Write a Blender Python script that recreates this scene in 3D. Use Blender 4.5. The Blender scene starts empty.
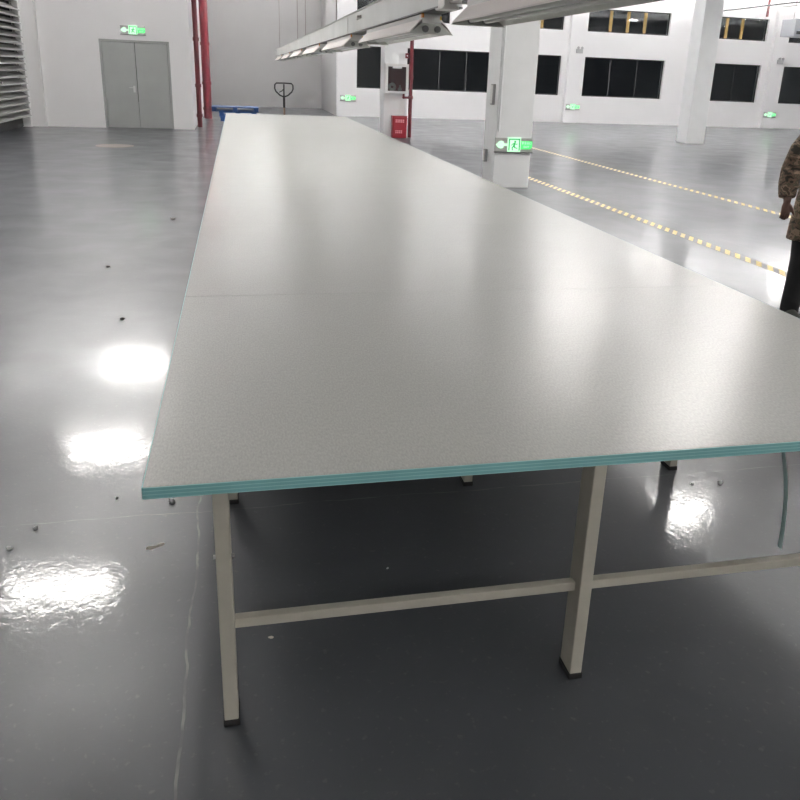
import bpy, math, random
from mathutils import Matrix, Vector
random.seed(4)
C = bpy.context.scene.collection
S = bpy.context.scene

# ------------------------------------------------------------ camera
cam_d = bpy.data.cameras.new('camera'); cam = bpy.data.objects.new('camera', cam_d); C.objects.link(cam); S.camera = cam
cam_d.sensor_fit = 'HORIZONTAL'; cam_d.sensor_width = 36.0
cam_d.lens = 36 * 790.02 / 800
cam_d.shift_x = (400 - 424.92) / 800; cam_d.shift_y = -(400 - 347.89) / 800
cam_d.clip_start = 0.05; cam_d.clip_end = 200
r0 = Vector((0.97513, -0.21966, 0.03886)); fw = Vector((0.22016, 0.91972, -0.32500))
fw.normalize(); r0 = (r0 - fw * r0.dot(fw)).normalized(); up = r0.cross(fw).normalized()
cam.matrix_world = Matrix(((r0.x, up.x, -fw.x, 0), (r0.y, up.y, -fw.y, 0), (r0.z, up.z, -fw.z, 1.8), (0, 0, 0, 1)))

# ------------------------------------------------------------ world, exposure
w = bpy.data.worlds.new('night'); S.world = w; w.use_nodes = True
w.node_tree.nodes['Background'].inputs[0].default_value = (0.02, 0.025, 0.035, 1)
w.node_tree.nodes['Background'].inputs[1].default_value = 0.15
S.view_settings.view_transform = 'Standard'; S.view_settings.look = 'None'
S.view_settings.exposure = 0.48; S.view_settings.gamma = 1.0; S.view_settings.use_curve_mapping = False
LAMP_POWER = 74.0; ADDED_UPLIGHT_POWER = 150.0; FILL_POWER = 1750.0
# lit ceiling lamps: columns of X with their Y positions, height 4.5 m
LAMPS = [(-2.4, y, 4.5) for y in (9.2, 13.2, 17.4)] + [(6.4, y, 4.5) for y in (9.7, 14.2)] + [(10.7, y, 4.5) for y in (0.8, 5.2, 9.7, 15.3, 18.9)]
LAMPS += [(x, y, 4.5) for x, y in ((15.2, 5.2), (15.2, 9.7), (15.2, 14.2), (18.4, 23.3), (19.6, 5.2), (19.6, 12.0), (26.0, 8.0), (26.0, 16.0), (2.0, -4.5), (8.0, -4.5))]  # mostly rows added out of view at right to light the window wall
# unseen lamps added to brighten the far hall by ceiling bounce
ADDED_FILL_LAMPS = [(x, y, 5.3) for x, y in ((-0.2, 31.0), (2.6, 31.0), (1.2, 37.8), (-3.6, 21.5), (6.8, 31.5), (10.0, 31.5), (13.2, 31.5), (16.6, 31.5), (20.0, 31.5), (23.4, 31.5), (27.5, 31.5), (6.8, 22.0), (11.5, 26.5), (17.5, 27.5), (23.0, 26.5), (28.5, 26.0))]

# ------------------------------------------------------------ materials
def mat(name, col, rough=0.5, metal=0.0, noise=0.0, nscale=8, bump=0.0, bscale=60, emit=None, estr=0, spec=0.5, coat=0):
    m = bpy.data.materials.new(name); m.use_nodes = True; nt = m.node_tree; b = nt.nodes['Principled BSDF']
    b.inputs['Base Color'].default_value = (*col, 1); b.inputs['Roughness'].default_value = rough
    b.inputs['Metallic'].default_value = metal; b.inputs['Specular IOR Level'].default_value = spec
    b.inputs['Coat Weight'].default_value = coat; b.inputs['Coat Roughness'].default_value = 0.08
    tc = nt.nodes.new('ShaderNodeTexCoord')
    if noise > 0:
        n = nt.nodes.new('ShaderNodeTexNoise'); n.inputs['Scale'].default_value = nscale; n.inputs['Detail'].default_value = 5
        nt.links.new(tc.outputs['Object'], n.inputs['Vector'])
        mr = nt.nodes.new('ShaderNodeMapRange'); mr.inputs[1].default_value = 0.3; mr.inputs[2].default_value = 0.7
        mr.inputs[3].default_value = 1 - noise; mr.inputs[4].default_value = 1 + noise * 0.6
        nt.links.new(n.outputs[0], mr.inputs[0])
        vm = nt.nodes.new('ShaderNodeVectorMath'); vm.operation = 'SCALE'; vm.inputs[0].default_value = col
        nt.links.new(mr.outputs[0], vm.inputs['Scale']); nt.links.new(vm.outputs[0], b.inputs['Base Color'])
    if bump > 0:
        n2 = nt.nodes.new('ShaderNodeTexNoise'); n2.inputs['Scale'].default_value = bscale; n2.inputs['Detail'].default_value = 4
        nt.links.new(tc.outputs['Object'], n2.inputs['Vector'])
        bp = nt.nodes.new('ShaderNodeBump'); bp.inputs['Strength'].default_value = bump; bp.inputs['Distance'].default_value = 0.01
        nt.links.new(n2.outputs[0], bp.inputs['Height']); nt.links.new(bp.outputs[0], b.inputs['Normal'])
    if emit:
        b.inputs['Emission Color'].default_value = (*emit, 1); b.inputs['Emission Strength'].default_value = estr
    return m

M = {}
M['wall'] = mat('white_wall_paint', (0.87, 0.86, 0.86), 0.6, noise=0.02, nscale=0.7, bump=0.1, bscale=20)
M['wall_shaded'] = mat('recess_wall_shaded', (0.52, 0.515, 0.51), 0.6, noise=0.04, nscale=0.4)  # shade of the recess put into a greyer copy of the wall colour
M['ceiling'] = mat('ceiling_paint', (0.74, 0.74, 0.74), 0.7)
M['column'] = mat('column_paint', (0.84, 0.85, 0.85), 0.55, noise=0.03, nscale=3)
M['door'] = mat('door_grey', (0.31, 0.32, 0.31), 0.45, noise=0.05, nscale=2)
M['shutter'] = mat('shutter_grey', (0.42, 0.42, 0.41), 0.4, metal=0.3)
M['dark'] = mat('shutter_gap_shade', (0.02, 0.02, 0.02), 0.7)
M['white_metal'] = mat('white_powder_coat', (0.74, 0.73, 0.71), 0.4)
M['reflector'] = mat('reflector_sheet', (0.92, 0.85, 0.82), 0.45)
M['lamp_metal'] = mat('lamp_grey_metal', (0.42, 0.43, 0.40), 0.35, metal=0.5)
M['trough'] = mat('trough_aluminium', (0.88, 0.91, 0.89), 0.25, metal=0.1, noise=0.08, nscale=3)
M['rod'] = mat('rod_steel', (0.35, 0.33, 0.31), 0.4, metal=0.6)
M['leg'] = mat('leg_beige_paint', (0.47, 0.45, 0.385), 0.4, noise=0.05, nscale=20)
M['rubber'] = mat('black_rubber', (0.012, 0.012, 0.012), 0.6)
M['bolt'] = mat('zinc_bolt', (0.55, 0.55, 0.55), 0.3, metal=0.9)
M['tube'] = mat('unlit_tube_glass', (0.6, 0.6, 0.58), 0.15)
M['socket'] = mat('lamp_socket', (0.12, 0.12, 0.12), 0.5)
M['orange'] = mat('orange_tag', (0.8, 0.30, 0.05), 0.5)
M['yellow'] = mat('yellow_tag', (0.75, 0.5, 0.05), 0.5)
M['red'] = mat('red_pipe_paint', (0.11, 0.006, 0.012), 0.35)
M['red_box'] = mat('red_box_paint', (0.22, 0.005, 0.014), 0.35)
M['red_in'] = mat('hydrant_inside', (0.14, 0.008, 0.02), 0.3)
M['hose'] = mat('white_hose', (0.6, 0.58, 0.52), 0.7, noise=0.2, nscale=20)
M['blue'] = mat('blue_plastic', (0.010, 0.060, 0.20), 0.4)
M['black'] = mat('black_paint', (0.015, 0.015, 0.015), 0.4)
M['brown'] = mat('brown_pole_paint', (0.23, 0.16, 0.12), 0.5)
M['truck'] = mat('pallet_truck_red', (0.35, 0.05, 0.03), 0.4)
M['box_grey'] = mat('grey_plastic', (0.38, 0.38, 0.38), 0.5)
M['label_white'] = mat('label_white', (0.85, 0.85, 0.85), 0.5)
M['pinkwhite'] = mat('faded_white_print', (0.70, 0.35, 0.38), 0.5)
M['gold'] = mat('gold_mullion', (0.19, 0.12, 0.03), 0.5, metal=0.1)
M['frame_dark'] = mat('window_frame_dark', (0.012, 0.012, 0.014), 0.5, spec=0.3)
M['sign_plate'] = mat('sign_plate_acrylic', (0.42, 0.42, 0.40), 0.15)
M['sign_green'] = mat('sign_green_lit', (0.01, 0.10, 0.02), 0.5, emit=(0.10, 0.85, 0.20), estr=1.0, spec=0.1)
M['sign_pale'] = mat('sign_pale_lit', (0.05, 0.12, 0.06), 0.5, emit=(0.55, 1.0, 0.62), estr=1.0, spec=0.1)
M['sign_figure'] = mat('sign_figure_green', (0.01, 0.08, 0.02), 0.5, emit=(0.03, 0.45, 0.12), estr=0.8, spec=0.1)
M['lamp_lit'] = mat('lamp_diffuser_lit', (0.9, 0.9, 0.9), 0.5, emit=(1.0, 0.965, 0.93), estr=LAMP_POWER)
M['added_uplight'] = mat('added_uplight_lit', (0.9, 0.9, 0.9), 0.5, emit=(1.0, 0.98, 0.96), estr=ADDED_UPLIGHT_POWER)
M['added_fill'] = mat('added_fill_lit', (0.9, 0.9, 0.9), 0.5, emit=(1.0, 0.98, 0.97), estr=FILL_POWER)
M['chip'] = mat('pale_chip', (0.55, 0.56, 0.57), 0.7)
M['scrap'] = mat('beige_scrap', (0.75, 0.68, 0.60), 0.7)
M['manhole'] = mat('manhole_cover_steel', (0.19, 0.165, 0.13), 0.5, noise=0.3, nscale=6)
M['skin'] = mat('skin', (0.15, 0.08, 0.06), 0.5, noise=0.08, nscale=30)
M['trouser'] = mat('black_trousers', (0.008, 0.008, 0.009), 0.8, bump=0.4, bscale=12)
M['shoe'] = mat('dark_shoe', (0.025, 0.025, 0.022), 0.6)
M['hair'] = mat('black_hair', (0.01, 0.009, 0.008), 0.6, bump=0.5, bscale=80)
M['eye'] = mat('eye', (0.03, 0.02, 0.02), 0.2)
M['lip'] = mat('lip', (0.25, 0.09, 0.08), 0.5)
M['steel_light'] = mat('grey_duct_sheet', (0.34, 0.35, 0.37), 0.4, metal=0.2)

def floor_mat():
    m = bpy.data.materials.new('grey_epoxy_floor'); m.use_nodes = True; nt = m.node_tree; N = nt.nodes; L = nt.links; b = N['Principled BSDF']
    tc = N.new('ShaderNodeTexCoord')
    def noise(sc, det=5, dist=0, vec=None, rough=0.5):
        n = N.new('ShaderNodeTexNoise'); n.inputs['Scale'].default_value = sc; n.inputs['Detail'].default_value = det
        n.inputs['Distortion'].default_value = dist; n.inputs['Roughness'].default_value = rough
        L.new(vec or tc.outputs['Object'], n.inputs['Vector']); return n.outputs[0]
    def rng(x, a, b_, c, d):
        r = N.new('ShaderNodeMapRange'); r.inputs[1].default_value = a; r.inputs[2].default_value = b_; r.inputs[3].default_value = c; r.inputs[4].default_value = d
        L.new(x, r.inputs[0]); return r.outputs[0]
    def mth(op, x, y):
        r = N.new('ShaderNodeMath'); r.operation = op
        for i, v in enumerate((x, y)):
            if v is None: continue
            if isinstance(v, (int, float)): r.inputs[i].default_value = v
            else: L.new(v, r.inputs[i])
        return r.outputs[0]
    def mixc(f, a, b_):
        r = N.new('ShaderNodeMix'); r.data_type = 'RGBA'; L.new(f, r.inputs[0])
        for i, v in ((6, a), (7, b_)):
            if isinstance(v, tuple): r.inputs[i].default_value = (*v, 1)
            else: L.new(v, r.inputs[i])
        return r.outputs[2]
    base = mixc(rng(noise(0.9, 6, 0.6), 0.35, 0.65, 0, 1), (0.062, 0.067, 0.076), (0.082, 0.087, 0.097))
    fine = rng(noise(40, 3), 0.62, 0.75, 0, 0.25)
    col = mixc(fine, base, (0.19, 0.19, 0.19))
    sep = N.new('ShaderNodeSeparateXYZ'); L.new(tc.outputs['Object'], sep.inputs[0])
    wob = rng(noise(3, 4), 0, 1, -0.03, 0.03)
    def line(axis, pos, w_):
        d = mth('ABSOLUTE', mth('ADD', mth('SUBTRACT', axis, pos), wob), 0)
        return mth('LESS_THAN', d, w_)
    brk = rng(noise(9, 3), 0.42, 0.60, 0.05, 0.4)
    ln = mth('MAXIMUM', line(sep.outputs[0], -0.22, 0.004), line(sep.outputs[1], 3.1, 0.003))
    for xx in (5.9, 12, 18): ln = mth('MAXIMUM', ln, line(sep.outputs[0], xx, 0.006))
    for yy in (9.1, 15.1, 21.1, 27.1): ln = mth('MAXIMUM', ln, line(sep.outputs[1], yy, 0.006))
    col = mixc(mth('MULTIPLY', ln, brk), col, (0.26, 0.26, 0.25))
    L.new(col, b.inputs['Base Color'])
    L.new(rng(noise(1.7, 5, 0.5), 0.3, 0.7, 0.36, 0.46), b.inputs['Roughness'])
    b.inputs['IOR'].default_value = 1.5; b.inputs['Coat Weight'].default_value = 0.5; b.inputs['Coat Roughness'].default_value = 0.085; b.inputs['Specular IOR Level'].default_value = 0.30
    mp = N.new('ShaderNodeMapping'); L.new(tc.outputs['Object'], mp.inputs[0]); mp.inputs['Scale'].default_value = (1, 0.75, 1)
    h = mth('ADD', mth('MULTIPLY', noise(34, 3, 1.2, mp.outputs[0]), 0.42), mth('MULTIPLY', noise(5, 3, 1.0, mp.outputs[0]), 1.0))
    bp = N.new('ShaderNodeBump'); bp.inputs['Strength'].default_value = 0.055; bp.inputs['Distance'].default_value = 0.02
    L.new(h, bp.inputs['Height']); L.new(bp.outputs[0], b.inputs['Normal']); L.new(bp.outputs[0], b.inputs['Coat Normal'])
    return m
M['floor'] = floor_mat()

def top_mat():
    m = bpy.data.materials.new('grey_laminate_tabletop'); m.use_nodes = True; nt = m.node_tree; N = nt.nodes; L = nt.links; b = N['Principled BSDF']
    tc = N.new('ShaderNodeTexCoord')
    mp = N.new('ShaderNodeMapping'); mp.inputs['Scale'].default_value = (1.0, 0.35, 1); L.new(tc.outputs['Object'], mp.inputs[0])
    n = N.new('ShaderNodeTexNoise'); n.inputs['Scale'].default_value = 190; n.inputs['Detail'].default_value = 3; L.new(mp.outputs[0], n.inputs['Vector'])
    r = N.new('ShaderNodeValToRGB'); r.color_ramp.elements[0].position = 0.3; r.color_ramp.elements[0].color = (0.44, 0.445, 0.42, 1)
    r.color_ramp.elements[1].position = 0.7; r.color_ramp.elements[1].color = (0.54, 0.54, 0.51, 1)
    L.new(n.outputs[0], r.inputs[0]); L.new(r.outputs[0], b.inputs['Base Color'])
    b.inputs['Roughness'].default_value = 0.27; b.inputs['Specular IOR Level'].default_value = 0.35
    n2 = N.new('ShaderNodeTexNoise'); n2.inputs['Scale'].default_value = 1.4; n2.inputs['Detail'].default_value = 3; L.new(tc.outputs['Object'], n2.inputs['Vector'])
    n3 = N.new('ShaderNodeTexNoise'); n3.inputs['Scale'].default_value = 120; n3.inputs['Detail'].default_value = 2; L.new(tc.outputs['Object'], n3.inputs['Vector'])
    b1 = N.new('ShaderNodeBump'); b1.inputs['Strength'].default_value = 0.12; b1.inputs['Distance'].default_value = 0.05; L.new(n2.outputs[0], b1.inputs['Height'])
    b2 = N.new('ShaderNodeBump'); b2.inputs['Strength'].default_value = 0.25; b2.inputs['Distance'].default_value = 0.001; L.new(n3.outputs[0], b2.inputs['Height'])
    L.new(b1.outputs[0], b2.inputs['Normal']); L.new(b2.outputs[0], b.inputs['Normal'])
    return m
M['top'] = top_mat()

def stripe_mat(name, ax, freq, duty, c1, c2, rough=0.5, slant=0.0, off=0.0):
    m = bpy.data.materials.new(name); m.use_nodes = True; nt = m.node_tree; N = nt.nodes; L = nt.links; b = N['Principled BSDF']
    tc = N.new('ShaderNodeTexCoord'); sep = N.new('ShaderNodeSeparateXYZ'); L.new(tc.outputs['Object'], sep.inputs[0])
    a = N.new('ShaderNodeMath'); a.operation = 'MULTIPLY_ADD'; L.new(sep.outputs[0], a.inputs[0]); a.inputs[1].default_value = slant; L.new(sep.outputs[ax], a.inputs[2])
    f = N.new('ShaderNodeMath'); f.operation = 'MULTIPLY_ADD'; L.new(a.outputs[0], f.inputs[0]); f.inputs[1].default_value = freq; f.inputs[2].default_value = 1000 + off
    g = N.new('ShaderNodeMath'); g.operation = 'FRACT'; L.new(f.outputs[0], g.inputs[0])
    h = N.new('ShaderNodeMath'); h.operation = 'LESS_THAN'; L.new(g.outputs[0], h.inputs[0]); h.inputs[1].default_value = duty
    mx = N.new('ShaderNodeMix'); mx.data_type = 'RGBA'; L.new(h.outputs[0], mx.inputs[0]); mx.inputs[6].default_value = (*c1, 1); mx.inputs[7].default_value = (*c2, 1)
    L.new(mx.outputs[2], b.inputs['Base Color']); b.inputs['Roughness'].default_value = rough
    return m
M['teal'] = stripe_mat('teal_layered_edge', 2, 100, 0.25, (0.21, 0.47, 0.475), (0.33, 0.61, 0.61), 0.4)
M['hazard'] = stripe_mat('yellow_and_dark_hazard_tape', 1, 5.0, 0.5, (0.10, 0.10, 0.10), (0.72, 0.56, 0.20), 0.45, slant=-1.5)
M['teal_plain'] = mat('teal_pvc', (0.50, 0.70, 0.68), 0.4)

def camo_mat():
    m = bpy.data.materials.new('brown_camouflage_cloth'); m.use_nodes = True; nt = m.node_tree; N = nt.nodes; L = nt.links; b = N['Principled BSDF']
    tc = N.new('ShaderNodeTexCoord'); mp = N.new('ShaderNodeMapping'); mp.inputs['Scale'].default_value = (1, 1, 1.6); L.new(tc.outputs['Object'], mp.inputs[0])
    n = N.new('ShaderNodeTexNoise'); n.inputs['Scale'].default_value = 13; n.inputs['Detail'].default_value = 3; n.inputs['Distortion'].default_value = 0.6; L.new(mp.outputs[0], n.inputs['Vector'])
    r = N.new('ShaderNodeValToRGB'); r.color_ramp.interpolation = 'CONSTANT'
    e = r.color_ramp.elements; e[0].position = 0; e[0].color = (0.035, 0.028, 0.02, 1); e[1].position = 0.41; e[1].color = (0.15, 0.095, 0.065, 1)
    for p, c in ((0.49, (0.085, 0.075, 0.045, 1)), (0.54, (0.27, 0.185, 0.13, 1)), (0.63, (0.07, 0.045, 0.03, 1))):
        k = e.new(p); k.color = c
    L.new(n.outputs[0], r.inputs[0]); L.new(r.outputs[0], b.inputs['Base Color']); b.inputs['Roughness'].default_value = 0.85
    n2 = N.new('ShaderNodeTexNoise'); n2.inputs['Scale'].default_value = 9; L.new(tc.outputs['Object'], n2.inputs['Vector'])
    bp = N.new('ShaderNodeBump'); bp.inputs['Strength'].default_value = 0.7; bp.inputs['Distance'].default_value = 0.03; L.new(n2.outputs[0], bp.inputs['Height']); L.new(bp.outputs[0], b.inputs['Normal'])
    return m
M['camo'] = camo_mat()

def glass_mat():
    m = bpy.data.materials.new('dark_window_glass'); m.use_nodes = True; nt = m.node_tree; N = nt.nodes; b = N['Principled BSDF']
    b.inputs['Base Color'].default_value = (0.55, 0.6, 0.6, 1); b.inputs['Roughness'].default_value = 0.02
    b.inputs['Transmission Weight'].default_value = 1.0; b.inputs['IOR'].default_value = 1.45
    return m
M['glass'] = glass_mat()

# ------------------------------------------------------------ mesh helpers
class MB:
    def __init__(s): s.v = []; s.f = []; s.mi = []
    def add(s, vs, fs, mi=0):
        o = len(s.v); s.v += [tuple(x) for x in vs]; s.f += [tuple(i + o for i in f) for f in fs]; s.mi += [mi] * len(fs); return s
    def box(s, x0, x1, y0, y1, z0, z1, mi=0):
        vs = [(x, y, z) for z in (z0, z1) for y in (y0, y1) for x in (x0, x1)]
        return s.add(vs, [(0, 2, 3, 1), (4, 5, 7, 6), (0, 1, 5, 4), (1, 3, 7, 5), (3, 2, 6, 7), (2, 0, 4, 6)], mi)
    def prism(s, pts, a0, a1, plane='xz', mi=0):
        # polygon in a plane, extruded along the remaining axis
        def P(u, v_, a): return (u, a, v_) if plane == 'xz' else ((u, v_, a) if plane == 'xy' else (a, u, v_))
        n = len(pts); vs = [P(u, v_, a0) for u, v_ in pts] + [P(u, v_, a1) for u, v_ in pts]
        fs = [tuple(range(n)), tuple(range(2 * n - 1, n - 1, -1))] + [(i, i + n, (i + 1) % n + n, (i + 1) % n) for i in range(n)]
        return s.add(vs, fs, mi)
    def tube(s, pts, r, n=12, mi=0, sq=1.0, ref=None):
        pts = [Vector(p) for p in pts]; rs = r if isinstance(r, (list, tuple)) else [r] * len(pts)
        vs = []; prev = None
        for i, p in enumerate(pts):
            d = (pts[min(i + 1, len(pts) - 1)] - pts[max(i - 1, 0)]).normalized()
            a = Vector(ref) if ref else (Vector((0, 0, 1)) if abs(d.z) < 0.9 else Vector((1, 0, 0)))
            if prev is not None and not ref: a = prev
            u = (a - d * a.dot(d)).normalized(); v_ = d.cross(u); prev = u
            rr = rs[i]; ru, rv = (rr if isinstance(rr, (tuple, list)) else (rr, rr * sq))
            for k in range(n):
                t = 2 * math.pi * k / n; vs.append(p + u * math.cos(t) * ru + v_ * math.sin(t) * rv)
        m_ = len(pts); fs = []
        for i in range(m_ - 1):
            for k in range(n):
                fs.append((i * n + k, i * n + (k + 1) % n, (i + 1) * n + (k + 1) % n, (i + 1) * n + k))
        fs.append(tuple(range(n - 1, -1, -1))); fs.append(tuple((m_ - 1) * n + k for k in range(n)))
        return s.add(vs, fs, mi)
    def cyl(s, a, b_, r, n=16, mi=0): return s.tube([a, b_], r, n, mi)
    def ball(s, c, r, n=14, m_=9, mi=0, rot=None):
        if not isinstance(r, (tuple, list)): r = (r, r, r)
        vs = []; fs = []
        for i in range(m_ + 1):
            ph = math.pi * i / m_
            for k in range(n):
                t = 2 * math.pi * k / n
                v_ = Vector((r[0] * math.sin(ph) * math.cos(t), r[1] * math.sin(ph) * math.sin(t), r[2] * math.cos(ph)))
                if rot: v_ = rot @ v_
                vs.append(v_ + Vector(c))
        for i in range(m_):
            for k in range(n): fs.append((i * n + k, (i + 1) * n + k, (i + 1) * n + (k + 1) % n, i * n + (k + 1) % n))
        return s.add(vs, fs, mi)
    def build(s, name, mats, parent=None, loc=(0, 0, 0), bevel=0, smooth=False, kind=None, weld=False):
        me = bpy.data.meshes.new(name); me.from_pydata(s.v, [], s.f)
        for m_ in (mats if isinstance(mats, (list, tuple)) else [mats]): me.materials.append(m_)
        for p, i in zip(me.polygons, s.mi): p.material_index = i
        me.validate(); me.update()
        import bmesh
        bm = bmesh.new(); bm.from_mesh(me)
        if smooth or weld: bmesh.ops.remove_doubles(bm, verts=bm.verts, dist=1e-5)
        bmesh.ops.recalc_face_normals(bm, faces=bm.faces); bm.to_mesh(me); bm.free()
        o = bpy.data.objects.new(name, me); C.objects.link(o); o.location = loc
        if parent: o.parent = parent
        if smooth:
            for p in me.polygons: p.use_smooth = True
            if smooth != 'all': me.set_sharp_from_angle(angle=math.radians(40))
        if bevel:
            b_ = o.modifiers.new('bevel', 'BEVEL'); b_.width = bevel; b_.segments = 2; b_.limit_method = 'ANGLE'
        if kind: o['kind'] = kind
        return o

def tag(o, label, cat, group=None):
    o['label'] = label; o['category'] = cat
    if group: o['group'] = group
    return o
def thing(name, label, cat, loc=(0, 0, 0), rz=0, group=None):
    o = bpy.data.objects.new(name, None); C.objects.link(o); o.location = loc; o.rotation_euler = (0, 0, rz); o.empty_display_size = 0.1
    return tag(o, label, cat, group)
def struct(name, mb, m, **k): return mb.build(name, m, kind='structure', **k)
def dup(root, loc=None, rz=None, label=None, group=None):
    r = root.copy(); C.objects.link(r)
    if loc: r.location = loc
    if rz is not None: r.rotation_euler = (0, 0, rz)
    if label: r['label'] = label
    if group: r['group'] = group
    def rec(src, dst):
        for ch in list(src.children):
            c = ch.copy(); C.objects.link(c); c.parent = dst; rec(ch, c)
    rec(root, r); return r

# ------------------------------------------------------------ the hall
XL, XR, YB, YF, ZC = -5.75, 36.0, -8.0, 36.2, 6.0
struct('floor', MB().box(XL - 3, XR + 1, YB - 1, 44, -0.2, 0), M['floor'])
cb = MB().box(XL - 3, XR + 1, YB - 1, 44, ZC, ZC + 0.25)
for yy in (2.3, 13.75, 25.0): cb.box(XL, XR, yy - 0.2, yy + 0.2, ZC - 0.45, ZC)
for xx in (4.62, 14.95, 25.3): cb.box(xx - 0.2, xx + 0.2, YB, 36.2, ZC - 0.45, ZC)
struct('ceiling', cb, M['ceiling'])
struct('wall_right', MB().box(XR, XR + 0.3, YB, YF, 0, ZC), M['wall'])
struct('wall_behind', MB().box(XL, XR, YB - 0.3, YB, 0, ZC), M['wall'])

# window wall with real openings
T = 0.3
lowW = [(5.11, 11.3), (12.2, 14.54), (15.69, 19.74), (20.9, 24.89), (26.14, 30.2), (31.3, 35.4)]
upW = [(5.10, 9.2), (10.4, 14.52), (15.68, 19.77), (20.9, 24.93), (26.14, 30.2), (31.3, 35.4)]
ww = MB()
ww.box(4.25, XR, YF, YF + T, 0, 1.2); ww.box(4.25, XR, YF, YF + T, 2.93, 4.02); ww.box(4.25, XR, YF, YF + T, 5.0, ZC)
for spans, z0, z1 in ((lowW, 1.2, 2.93), (upW, 4.02, 5.0)):
    e = 4.25
    for a, b in spans + [(XR, XR)]:
        ww.box(e, a, YF, YF + T, z0, z1); e = b
for a, b in ((4.25, 5.03), (14.8, 15.45), (25.25, 26.0)): ww.box(a, b, YF - 0.22, YF, 0, ZC)
struct('wall_back', ww, M['wall'], weld=False)
# recess at the back left
struct('wall_recess', MB().box(-1.3, 4.25, 43.0, 43.3, 0, ZC), M['wall_shaded'])
struct('wall_recess_right', MB().box(4.25, 4.55, 36.5, 43.3, 0, ZC), M['wall_shaded'])
struct('wall_recess_left', MB().box(-1.6, -1.3, 25.9, 43.3, 0, ZC), M['wall'])
# wall with the grey double door
dw = MB(); DX0, DX1, DZ = -3.80, -1.88, 2.45
dw.box(XL, DX0, 25.6, 25.9, 0, ZC); dw.box(DX1, -1.3, 25.6, 25.9, 0, ZC); dw.box(DX0, DX1, 25.6, 25.9, DZ, ZC)
dw.box(XL, -5.38, 25.42, 25.6, 0, ZC)
struct('wall_door_side', dw, M['wall'])
win_n = 0
def window(a, b, z0, z1, mull, goldm):
    global win_n; win_n += 1
    r = bpy.data.objects.new('window_%d' % win_n, None); C.objects.link(r); r['kind'] = 'structure'; r.location = (a, YF + 0.14, z0)
    w_, h_ = b - a, z1 - z0; f = 0.045
    fr = MB().box(0, w_, -0.03, 0.03, 0, f).box(0, w_, -0.03, 0.03, h_ - f, h_).box(0, f, -0.03, 0.03, f, h_ - f).box(w_ - f, w_, -0.03, 0.03, f, h_ - f)
    fr.build('window_frame', M['gold'] if goldm and 0 else M['frame_dark'], r)
    for x in mull:
        MB().box(x - a - (0.07 if goldm else 0.018), x - a + (0.07 if goldm else 0.018), -0.03, 0.035, f, h_ - f).build('mullion', M['gold'] if goldm else M['frame_dark'], r)
    MB().box(f, w_ - f, -0.004, 0.004, f, h_ - f).build('pane', M['glass'], r)
for a, b in lowW:
    n = max(2, round((b - a) / 1.35)); window(a, b, 1.2, 2.93, [a + (b - a) * i / n for i in range(1, n)], False)
for a, b in upW:
    ms = [16.83, 17.69, 18.54] if abs(a - 15.68) < 0.01 else ([21.9, 22.78, 23.60] if abs(a - 20.9) < 0.01 else [a + (b - a) * i / 4 for i in range(1, 4)])
    window(a, b, 4.02, 5.0, ms, True)

# grey double door
d = bpy.data.objects.new('door_1', None); C.objects.link(d); d['kind'] = 'structure'; d.location = (DX0, 25.66, 0)
Wd = DX1 - DX0
MB().box(0, 0.06, -0.05, 0.06, 0, DZ).box(Wd - 0.06, Wd, -0.05, 0.06, 0, DZ).box(0.06, Wd - 0.06, -0.05, 0.06, DZ - 0.06, DZ).build('door_frame', M['door'], d)
for k in (0, 1):
    x0 = 0.065 + k * (Wd / 2 - 0.06)
    p = MB().box(x0, x0 + Wd / 2 - 0.075, -0.02, 0.03, 0.012, DZ - 0.065).build('door_panel', M['door'], d)
hx = Wd / 2 - 0.09
hd = MB().box(hx - 0.03, hx + 0.03, -0.035, -0.02, 1.02, 1.2).cyl((hx, -0.03, 1.15), (hx, -0.08, 1.15), 0.012).cyl((hx, -0.075, 1.15), (hx - 0.13, -0.075, 1.15), 0.011)
hd.build('door_handle', M['bolt'], d, smooth=True)
# left wall with the louvered shutter
LW0, LW1 = 12.0, 25.25
lw = MB().box(XL - 0.3, XL, YB, LW0, 0, ZC).box(XL - 0.3, XL, LW1, 25.9, 0, ZC).box(XL - 0.3, XL, LW0, LW1, 3.3, ZC)
lw.box(XL - 0.9, XL - 0.3, LW0 - 0.3, LW1 + 0.3, 0, ZC)
struct('wall_left', lw, M['wall'])
sh = thing('louvered_shutter', 'large grey metal louvered shutter along the left wall, raised above a dark gap', 'shutter', (XL, (LW0 + LW1) / 2, 0.28))
L2 = (LW1 - LW0) / 2 - 0.02
sl = MB()
for i in range(17):
    z = 0.02 + i * 0.172
    sl.prism([(-0.13, z + 0.115), (-0.125, z + 0.14), (0.035, z + 0.03), (0.05, z + 0.03), (0.05, z), (0.02, z), (0.02, z + 0.012)], -L2 + 0.03, L2 - 0.03, 'xz')
sl.build('slats', M['shutter'], sh)
fr = MB()
for y in (-L2 + 0.03, -L2 / 3, L2 / 3, L2 - 0.05): MB().box(-0.16, -0.12, y - 0.03, y + 0.03, 0, 3.0).build('post', M['box_grey'], sh)
MB().box(-0.29, -0.2, -L2, L2, -0.27, 3.0).build('shade_sheet', M['dark'], sh)  # black sheet standing in for the shade behind and below the slats
MB().box(0.05, 0.09, 3.75, 3.87, 0.93, 0.98).build('latch', M['box_grey'], sh)

# columns
def column(x0, x1, y0, y1, label):
    return tag(MB().box(x0, x1, y0, y1, 0, ZC - 0.45).build('square_column', M['column'], bevel=0.012), label, 'column')
column(4.30, 4.96, 13.4, 14.08, 'wide white square column beside the table, nearest one, carrying a lit arrow sign')
column(4.28, 4.97, 24.5, 25.18, 'white square column with the hose cabinet and red pipe on it')
column(14.63, 15.28, 24.7, 25.38, 'bare white square column standing alone on the right before the window wall')

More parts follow.
